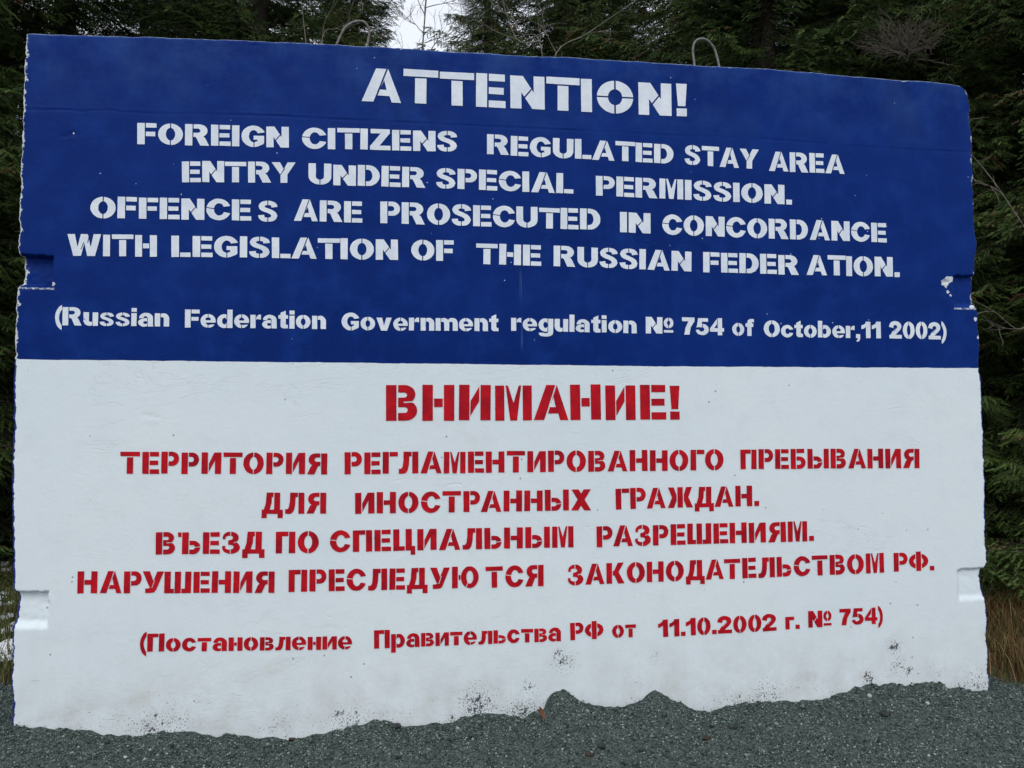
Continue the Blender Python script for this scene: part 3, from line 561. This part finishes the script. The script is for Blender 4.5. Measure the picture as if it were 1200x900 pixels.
ti = N.attr('tint'); cr_ = N.n('ShaderNodeValToRGB'); tgr.links.new(ti, cr_.inputs[0])
el = cr_.color_ramp.elements; el[0].position = 0; el[0].color = (.012, .019, .018, 1); el[1].position = 1; el[1].color = (.42, .47, .44, 1)
for p_, c_ in ((.4, (.055, .080, .072, 1)), (.7, (.125, .170, .152, 1)), (.92, (.24, .30, .27, 1))):
    e_ = el.new(p_); e_.color = c_
tgr.links.new(N.mix(N.ramp(N.noise(60, 3, .6), .3, .7, 0, .3), cr_.outputs[0], (.04, .05, .05)), bgr.inputs['Base Color'])
me = mesh('gravel', np.concatenate(Vs), np.concatenate(Fs), mgr); attr(me, 'tint', np.concatenate(Ts))
tag(ob('gravel', me), 'fine grey green crushed gravel heaped against the foot of the slab', 'gravel', kind='stuff')
# stray lumps one can pick out
def on_ground(px, py):
    d = FW + RT * ((px - 600.0) / F) - UP * ((py - 450.0) / F)
    for t in np.arange(2.0, 6, .003):
        p = CAM + d * t
        if p[2] <= ground_z(np.array([p[0]]), np.array([p[1]]))[0]: return p
    return p
def lump(name, px, py, s, colr, label, cat, seed, flat=1.0, group=None):
    r = np.random.default_rng(seed); V0, F0 = ico(20)
    # subdivide once for a rounder, rougher lump
    vs = [tuple(v) for v in V0]; mid = {}; Fn = []
    def m(a, b):
        k = (min(a, b), max(a, b))
        if k not in mid:
            v = np.array(vs[a]) + np.array(vs[b]); v /= np.linalg.norm(v); vs.append(tuple(v)); mid[k] = len(vs) - 1
        return mid[k]
    for a, b, c in F0:
        ab, bc, ca = m(a, b), m(b, c), m(c, a); Fn += [(a, ab, ca), (b, bc, ab), (c, ca, bc), (ab, bc, ca)]
    V = np.array(vs) * r.uniform(.78, 1.12, (len(vs), 1)) * np.array([1.2, .9, .75 * flat]) * s
    p = on_ground(px, py); o = ob(name, mesh(name, V, np.array(Fn), colr), None, (p[0], p[1], p[2] + s * .3)); o.rotation_euler = (0, 0, r.uniform(0, 6)); tag(o, label, cat, group)
md, td, bd = mat('dark_stone', (.03, .035, .036), .9, .2); N = NT(td); td.links.new(N.mix(N.ramp(N.noise(40, 4, .7), .4, .65), (.022, .027, .028), (.06, .07, .07)), bd.inputs['Base Color']); td.links.new(N.bump(N.noise(120, 4), .8, .003), bd.inputs['Normal'])
mr, tr_, br = mat('red_stone', (.13, .05, .04), .9, .2); N = NT(tr_); tr_.links.new(N.mix(N.ramp(N.noise(60, 4, .7), .4, .65), (.03, .026, .024), (.075, .05, .042)), br.inputs['Base Color']); tr_.links.new(N.bump(N.noise(120, 4), .8, .003), br.inputs['Normal'])
for nm, px, py, s, m_, lab in (('stone', 463, 853, .020, md, 'dark rounded stone on the low hump of gravel below the slab'), ('stone', 552, 863, .013, md, 'small dark stone in the gravel left of the two peaks'),
      ('stone', 520, 856, .011, md, 'little dark pebble close under the bottom edge of the slab'), ('stone', 691, 885, .014, mr, 'reddish stone lying in the gravel below the tallest peak'), ('stone', 705, 876, .016, md, 'grey stone touching the reddish one in the gravel'),
      ('stone', 342, 867, .013, mr, 'small reddish stone against the slab at the lowest dip of the gravel'), ('stone', 752, 880, .013, md, 'dark stone in the gravel below the second peak'), ('stone', 859, 853, .015, md, 'dark stone on the gravel right of the second peak'),
      ('stone', 1037, 838, .019, md, 'flat dark stone in a hollow of gravel near the right end of the slab'), ('stone', 828, 866, .014, mr, 'brownish stone low on the gravel right of the second peak')):
    lump(nm, px, py, s, m_, lab, 'stone', int(px), .7, None)
# a dry curled leaf leaning on the tallest peak
ml, tl, bl = mat('dry_leaf', (.20, .075, .03), .7, .3)
p = on_ground(637, 843); V = []; Fs_ = []
for i in range(7):
    t = i / 6; wd = .006 * math.sin(math.pi * min(1, t * .95 + .05)) + .001
    for k in (-1, 0, 1): V.append((k * wd + .004 * math.sin(t * 3), -.006 * abs(k) + .012 * t * (1 - t), t * .052 + .003 * abs(k)))
for i in range(6):
    for k in range(2): a = i * 3 + k; Fs_.append([a, a + 1, a + 4, a + 3])
V = np.array(V); Vb = V + np.array([0, .0006, 0]); Fs_ = np.array(Fs_); Fb = Fs_[:, ::-1] + len(V)
o = ob('dry_leaf', mesh('dry_leaf', np.concatenate([V, Vb]), np.concatenate([Fs_, Fb]), ml, True), None, (p[0], p[1] - .01, p[2] - .004)); o.rotation_euler = (rad(-14), rad(-16), .3)
tag(o, 'curled orange brown dead leaf stuck upright in the gravel by the tallest peak', 'leaf')

# ------------------------------------------------------------ spruces
def leaf_mat(name, dark, light, brown=None):
    m, t, b = mat(name, rough=.6, spec=.25); N = NT(t)
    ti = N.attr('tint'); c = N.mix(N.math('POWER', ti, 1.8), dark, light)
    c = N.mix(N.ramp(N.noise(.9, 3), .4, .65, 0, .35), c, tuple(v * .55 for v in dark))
    if brown: c = N.mix(N.math('GREATER_THAN', ti, .965), c, brown)
    t.links.new(c, b.inputs['Base Color'])
    return m
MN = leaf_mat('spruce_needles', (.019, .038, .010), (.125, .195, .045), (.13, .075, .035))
mb, tb, bb = mat('spruce_bark', (.07, .05, .04), .95, .1); N = NT(tb)
tb.links.new(N.mix(N.ramp(N.noise(9, 5, .7), .35, .65), (.022, .018, .014), (.07, .056, .045)), bb.inputs['Base Color']); tb.links.new(N.bump(N.noise(22, 5, .7), .9, .02), bb.inputs['Normal'])
mtw, ttw, btw = mat('grey_twig_bark', (.30, .27, .23), .9, .15); N = NT(ttw)
ttw.links.new(N.mix(N.ramp(N.noise(15, 4, .7), .35, .65), (.12, .10, .085), (.30, .27, .23)), btw.inputs['Base Color'])
mdt, tdt, bdt = mat('dead_twigs', (.12, .105, .085), .95, .1)
def bough_template(seed, needles=True):
    """a spruce bough 2 m long: drooping spine, side shoots, hanging twigs carrying needle blades"""
    r = np.random.default_rng(seed); T = []; K = []
    def spine(t): return np.array([2 * t, .10 * math.sin(t * 4 + seed), -.42 * t + .34 * t * t + .02 * math.sin(9 * t + seed)])
    def strip(a, b, w0, w1, k):
        d = b - a; s = np.cross(d, (0, 0, 1.)); s /= (np.linalg.norm(s) + 1e-9); u = np.cross(s, d); u /= (np.linalg.norm(u) + 1e-9)
        T.append([a + s * w0, a - s * w0, b]); K.append(k); T.append([a + u * w0, a - u * w0, b]); K.append(k)
    for i in range(10): strip(spine(i / 10), spine((i + 1) / 10 + .02), .013 * (1 - i / 11), 0, -1)
    for i in range(19):
        t = .10 + .9 * (i + r.random() * .7) / 19
        for sd in (-1, 1):
            L = (.52 * (1 - t) + .13) * r.uniform(.65, 1.15); az = sd * r.uniform(.65, 1.05)
            a = spine(t); dr = np.array([math.cos(az), math.sin(az), r.uniform(-.55, -.05)]); dr /= np.linalg.norm(dr)
            e = a + dr * L + np.array([0, 0, -.18 * L]); strip(a, e, .004, 0, -1)
            nt_ = max(3, int(L / .062)); tone = r.random()
            for j in range(nt_ + 1):
                q = (j + .5) / (nt_ + .5); c0 = a + (e - a) * q
                if j == nt_: dd = [(e - a) / np.linalg.norm(e - a)]
                else:
                    dd = []
                    for s2 in (-1, 1):
                        v = dr * .75 + np.cross(dr, (0, 0, 1.)) * s2 * .75 + np.array([0, 0, r.uniform(-.75, .12)]); dd.append(v / np.linalg.norm(v))
                for v in dd:
                    l = r.uniform(.06, .12) * (1.15 - .4 * q); sde = np.cross(v, (0, 0, 1.)); sde /= (np.linalg.norm(sde) + 1e-9); up = np.cross(sde, v)
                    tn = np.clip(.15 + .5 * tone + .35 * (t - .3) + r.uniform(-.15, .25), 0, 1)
                    for (w_, off) in ((sde, 0), (up * .8 + sde * .3, 1)):
                        for h in (0., .33, .66):
                            b0 = c0 + v * l * h; T.append([b0 - w_ * .0085, b0 + w_ * .0085, b0 + v * l * .42 + w_ * r.uniform(-.014, .014)]); K.append(tn)
    return np.array(T), np.array(K)
BT = [bough_template(s) for s in range(5)]
def make_tree(seed, Ht, rmax, low, dens):
    r = np.random.default_rng(seed); TT, KK = [], []
    z = low
    while z < Ht - .15:
        f = (z - low) / (Ht - low); L = rmax * (1 - f) ** .8 * (.82 + .18 * math.sin(z * 3)) + .12
        n = max(4, int(dens * (1 - .35 * f)))
        for k in range(n):
            az = r.uniform(0, 2 * math.pi); l = L * r.uniform(.6, 1.12); T, K = BT[r.integers(5)]
            s = l / 2; wdt = s * .45 + .55
            P = T * np.array([s, wdt * .8, wdt * .9]); el = r.uniform(-.15, .12) + .35 * f
            ce, se = math.cos(el), math.sin(el); P = np.stack([P[..., 0] * ce - P[..., 2] * se, P[..., 1], P[..., 0] * se + P[..., 2] * ce], -1)
            ca, sa = math.cos(az), math.sin(az); P = np.stack([P[..., 0] * ca - P[..., 1] * sa, P[..., 0] * sa + P[..., 1] * ca, P[..., 2] + z + r.uniform(-.15, .15)], -1)
            TT.append(P); KK.append(np.where(K < 0, -1, np.clip(K + r.uniform(-.12, .12), 0, 1)))
        z += r.uniform(.24, .34) * (1 - .4 * f)
    P = np.concatenate(TT); K = np.concatenate(KK); nd = K >= 0
    def tri(P, m, name):
        me = mesh(name, P.reshape(-1, 3), np.arange(len(P) * 3).reshape(-1, 3), m); return me
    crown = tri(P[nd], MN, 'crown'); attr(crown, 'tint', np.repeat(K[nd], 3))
    limbs = tri(P[~nd], mb, 'limbs')
    V, Fs = tube([(0, 0, -.6), (.03, .02, Ht * .3), (-.03, .03, Ht * .65), (0, 0, Ht)], lambda t: .15 * (1 - t) + .012, 12, wob=.08)
    return mesh('trunk', V, Fs, mb, True), limbs, crown
PROTO = [make_tree(1, 11.5, 2.3, .35, 11), make_tree(2, 13.0, 2.6, .5, 11), make_tree(3, 9.0, 1.9, .25, 11)]
print('tree tris', [len(p[2].polygons) for p in PROTO])
def spot(px, dist):
    """ground point seen under photo column px at the given distance"""
    d = FW + RT * ((px - 600.0) / F); d = d / np.hypot(d[0], d[1]); return CAM[0] + d[0] * dist, CAM[1] + d[1] * dist
def tree(px, dist, k, rot, s, label, group=None):
    x, y = spot(px, dist); z = float(ground_z(np.array([x]), np.array([y]))[0])
    t = bpy.data.objects.new('spruce_tree', None); COL.objects.link(t); t.location = (x, y, z); t.rotation_euler = (0, 0, rot); t.scale = (s, s, s)
    tag(t, label, 'tree', group)
    for nm, me in zip(('trunk', 'limbs', 'crown'), PROTO[k]): ob(nm, me, t)
    return t
TR = [
 (-75, 9.5, 2, .3, 1.0, 'spruce at the left edge of the photo with low boughs reaching down beside the slab'),
 (70, 9.0, 0, 1.2, 1.0, 'dark spruce rising behind the top left corner of the slab'),
 (215, 10.5, 1, 2.2, .95, 'spruce standing in a line with the gap left of the leaning steel loop'),
 (300, 8.6, 0, 3.9, .95, 'full green spruce just left of the leaning steel loop'),
 (412, 12.5, 0, 5.0, .9, 'spruce directly behind the leaning steel loop, bordering the gap of sky'),
 (675, 9.0, 0, .9, 1.02, 'spruce right of the gap of sky whose bough tips stand out against the white'),
 (722, 13.5, 1, 4.4, .9, 'thin looking spruce with specks of sky showing through, behind the word ATTENTION'),
 (820, 10.5, 1, 3.1, 1.0, 'spruce rising behind the upright steel loop'),
 (905, 8.0, 0, 1.9, 1.02, 'bright tipped spruce right of the upright steel loop'),
 (1015, 9.0, 1, 5.6, 1.0, 'spruce with a brown dead bough behind the right part of the slab'),
 (1105, 8.6, 2, 2.6, 1.1, 'spruce close behind the top right corner of the slab'),
 (1235, 8.6, 0, .5, 1.0, 'tall dark spruce beyond the right edge of the slab, boughs down to the grass'),
]
ROOTS = [tree(*a) for a in TR]
for i, (px, dist) in enumerate(((0, 14), (165, 17), (265, 15), (395, 19), (575, 16), (655, 19), (900, 14), (980, 18), (1060, 13), (1150, 12), (1190, 16), (1260, 11), (-110, 11), (1340, 9), (-200, 8), (1500, 11), (1420, 14))):
    tree(px, dist, i % 2, i * 1.7, 1.0 + .1 * (i % 3), 'spruce in the dark closed forest far behind the slab', 'spruces closing the forest behind the first row')
# ------------------------------------------------------------ bare twigs
def bare(name, base, stems, m, label, cat, group=None, parent=None):
    Vs, Fs, c = [], [], 0
    for path, r0 in stems:
        V, Fc = tube(path, lambda t, r0=r0: r0 * (1 - .8 * t) + .0006, 5, wob=.1); Vs.append(V); Fs.append(Fc + c); c += len(V)
    me = mesh(name, np.concatenate(Vs) - np.array(base), np.concatenate(Fs), m, True)
    return tag(ob(name, me, parent, base), label, cat, group)
def grow(start, d, L, r0, depth, R_, out, curl=.25):
    p = np.array(start, float); d = np.array(d, float); d /= np.linalg.norm(d); path = [tuple(p)]; n = 5
    for i in range(n):
        d = d + R_.normal(0, curl, 3) * .5; d /= np.linalg.norm(d); p = p + d * L / n; path.append(tuple(p))
        if depth > 0 and i > 0:
            for _ in range(2 if depth > 1 else 1 + int(R_.random() < .6)):
                dd = d + R_.normal(0, .6, 3); grow(p, dd, L * R_.uniform(.35, .6), r0 * .5, depth - 1, R_, out, curl)
    out.append((path, r0))
# tall thin birch seen in the gap of sky
R_ = np.random.default_rng(5); st = []; bx, by = spot(497, 17.0); bz = -.4
pth = [(bx + .12 * math.sin(i * .9), by, bz + i * 1.35) for i in range(9)]; st.append((pth, .05))
for i in range(2, 9):
    for k in range(5): grow(np.array(pth[i]) + (0, 0, R_.uniform(-.6, .5)), (R_.normal(), R_.normal(), .9), R_.uniform(.7, 1.2), .010, 2, R_, st)
bare('birch_tree', (bx, by, bz), st, mtw, 'thin bare birch with fine twigs standing in the gap of white sky', 'tree')
# saplings with pale bare branches that show over or beside the slab
def through(pts, y0): return [tuple(plane(a, b, y0)) for a, b in pts]
def sapling(pts_list, y0, label, r=.006, seed=1, twigs=2):
    R_ = np.random.default_rng(seed); st = []
    for pts in pts_list:
        P = through(pts, y0); st.append((P, r))
        for i in range(1, len(P)):
            for _ in range(twigs):
                d = np.array(P[i]) - np.array(P[i - 1]); d = d / np.linalg.norm(d) + R_.normal(0, .5, 3); grow(P[i], d, R_.uniform(.15, .4), r * .35, 1, R_, st, .3)
    b = min((p for s in st for p in s[0]), key=lambda p: p[2])
    bare('bare_sapling', b, st, mtw, label, 'sapling')
sapling([[(640, 560), (648, 350), (640, 130), (632, 48), (612, 40), (602, 22), (578, -20)], [(640, 130), (652, 62), (690, 38), (760, -10)], [(632, 48), (606, 46), (588, -2)]], 2.2, 'pale bare sapling crossing the spruce right of the gap of sky', .0045, 3, 1)
sapling([[(385, 560), (380, 300), (372, 120), (378, 44), (392, 34), (406, 34), (425, 12)], [(372, 120), (360, 60), (352, -10)]], 2.6, 'bare grey sapling whose thin stem shows left of the leaning steel loop', .0035, 8, 1)
sapling([[(1262, 760), (1250, 600), (1225, 400), (1190, 385), (1165, 365), (1140, 352)], [(1225, 400), (1215, 300), (1180, 235), (1140, 183), (1120, 175)]], 1.6, 'bare twigs reaching in front of the dark trees right of the slab', .003, 12, 1)
# brown dead bough in the spruce behind the right part of the slab
R_ = np.random.default_rng(9); st = []; c0 = plane(1062, 62, 2.9)
for k in range(60): grow(c0 + R_.normal(0, .03, 3), (R_.normal(-.15, .75), R_.normal(0, .4), abs(R_.normal(.4, .4))), R_.uniform(.15, .32), .003, 1, R_, st, .25)
db = bare('dead_bough', tuple(c0), st, mdt, 'brown dead tuft of twigs among the green boughs', None)
host = ROOTS[9]; db.parent = host
db.matrix_parent_inverse = Matrix.LocRotScale(host.location, host.rotation_euler, host.scale).inverted()

# ------------------------------------------------------------ undergrowth at both sides of the slab
def blades(n, reg, hmin, hmax, seed, wdt=.0025, lean=.5):
    r = np.random.default_rng(seed); x = r.uniform(reg[0], reg[1], n); y = r.uniform(reg[2], reg[3], n)
    ok = gravel_edge(x, y) < 0.0; x, y = x[ok], y[ok]; n = len(x); z = ground_z(x, y)
    h = hmin + (hmax - hmin) * r.random(n) ** 1.6; az = r.uniform(0, 2 * math.pi, n); ln = r.uniform(.15, lean, n) * h
    s = np.stack([np.cos(az + 1.6), np.sin(az + 1.6), 0 * az], -1) * wdt; d = np.stack([np.cos(az), np.sin(az), 0 * az], -1) * ln[:, None]; b = np.stack([x, y, z - .01], -1); u = np.array([0, 0, 1.])
    P = [b - s, b + s, b + d * .25 + u * (h * .5)[:, None] + s * .8, b + d * .25 + u * (h * .5)[:, None] - s * .8, b + d * .65 + u * (h * .85)[:, None] + s * .5, b + d * .65 + u * (h * .85)[:, None] - s * .5, b + d * 1.1 + u * (h * .98)[:, None]]
    V = np.stack(P, 1); k = (np.arange(n) * 7)[:, None, None]
    Fc = (np.array([[0, 1, 2], [0, 2, 3], [3, 2, 4], [3, 4, 5], [5, 4, 6]])[None] + k).reshape(-1, 3)
    return V.reshape(-1, 3), Fc, np.repeat(r.random(n), 7)
def grass_mat(name, stops):
    m, t, b = mat(name, rough=.8, spec=.15); N = NT(t); cr = N.n('ShaderNodeValToRGB'); t.links.new(N.attr('tint'), cr.inputs[0]); e = cr.color_ramp.elements
    e[0].color = (*stops[0][1], 1); e[1].color = (*stops[-1][1], 1)
    for p_, c_ in stops[1:-1]: q = e.new(p_); q.color = (*c_, 1)
    t.links.new(cr.outputs[0], b.inputs['Base Color']); return m
DRY = grass_mat('dry_grass_blades', [(0, (.05, .03, .014)), (.5, (.14, .075, .028)), (.8, (.07, .08, .025)), (1, (.24, .17, .08))])
GRN = grass_mat('moss_and_grass_blades', [(0, (.04, .065, .018)), (.5, (.08, .11, .03)), (.85, (.15, .12, .05)), (1, (.22, .20, .12))])
V, Fc, T = blades(15000, (3.72, 6.2, .1, 3.0), 0.04, .21, 21, .0022, 1.1); me = mesh('dry_grass', V, Fc, DRY); attr(me, 'tint', T)
tag(ob('dry_grass', me), 'orange brown dry grass growing beside the right end of the slab', 'grass', kind='stuff')
V, Fc, T = blades(30000, (-2.2, .05, .2, 4.5), .02, .10, 22, .0025, .9); me = mesh('green_grass', V, Fc, GRN); attr(me, 'tint', T)
tag(ob('green_grass', me), 'short green and tan grass beside the left end of the slab', 'grass', kind='stuff')
V, Fc, T = blades(16000, (.05, 3.72, .3, 2.5), .05, .25, 23, .003); me = mesh('grass', V, Fc, GRN); attr(me, 'tint', T)
tag(ob('grass', me), 'grass on the forest floor behind the slab', 'grass', kind='stuff')
msn, tsn, bsn = mat('old_snow', (.78, .82, .86), .7, .2)
r = np.random.default_rng(31); Vs, Fs, c = [], [], 0
for px, py, s in ((4, 774, .10), (12, 770, .07), (10, 776, .06), (2, 760, .07), (5, 705, .05), (12, 660, .04), (1, 625, .08), (-6, 765, .12), (10, 774, .05), (6, 738, .05), (2, 690, .05), (8, 640, .07), (-4, 600, .10), (3, 655, .05), (-20, 700, .1), (9, 720, .035), (5, 612, .06), (-30, 640, .14)):
    d = FW + RT * ((px - 600.0) / F) - UP * ((py - 450.0) / F); t = (CAM[2] + .08) / -d[2]; p = CAM + d * t
    for q in range(5):
        a = np.linspace(0, 2 * math.pi, 15)[:-1]; cx, cy = p[0] + r.normal(0, s * .5), p[1] + r.normal(0, s * .9); rr = s * r.uniform(.3, .6) * (1 + .3 * r.normal(size=14))
        rings = [(1.0, -.004), (.75, .012), (.4, .018)]; V = []
        for f_, h_ in rings:
            x = cx + np.cos(a) * rr * f_; y = cy + np.sin(a) * rr * f_ * 1.2; V.append(np.stack([x, y, ground_z(x, y) + h_ + .004 * r.random(14)], -1))
        V.append(np.array([[cx, cy, float(ground_z(np.array([cx]), np.array([cy]))[0]) + .02]])); V = np.concatenate(V)
        for k in range(14):
            k2 = (k + 1) % 14
            for g_ in (0, 14): Fs += [[c + g_ + k, c + g_ + k2, c + g_ + 14 + k2], [c + g_ + k, c + g_ + 14 + k2, c + g_ + 14 + k]]
            Fs.append([c + 28 + k, c + 28 + k2, c + 42])
        Vs.append(V); c += len(V)
tag(ob('snow', mesh('snow', np.concatenate(Vs), np.array(Fs), msn, True)), 'thin patches of old snow on the grass past the left end of the slab', 'snow', kind='stuff')
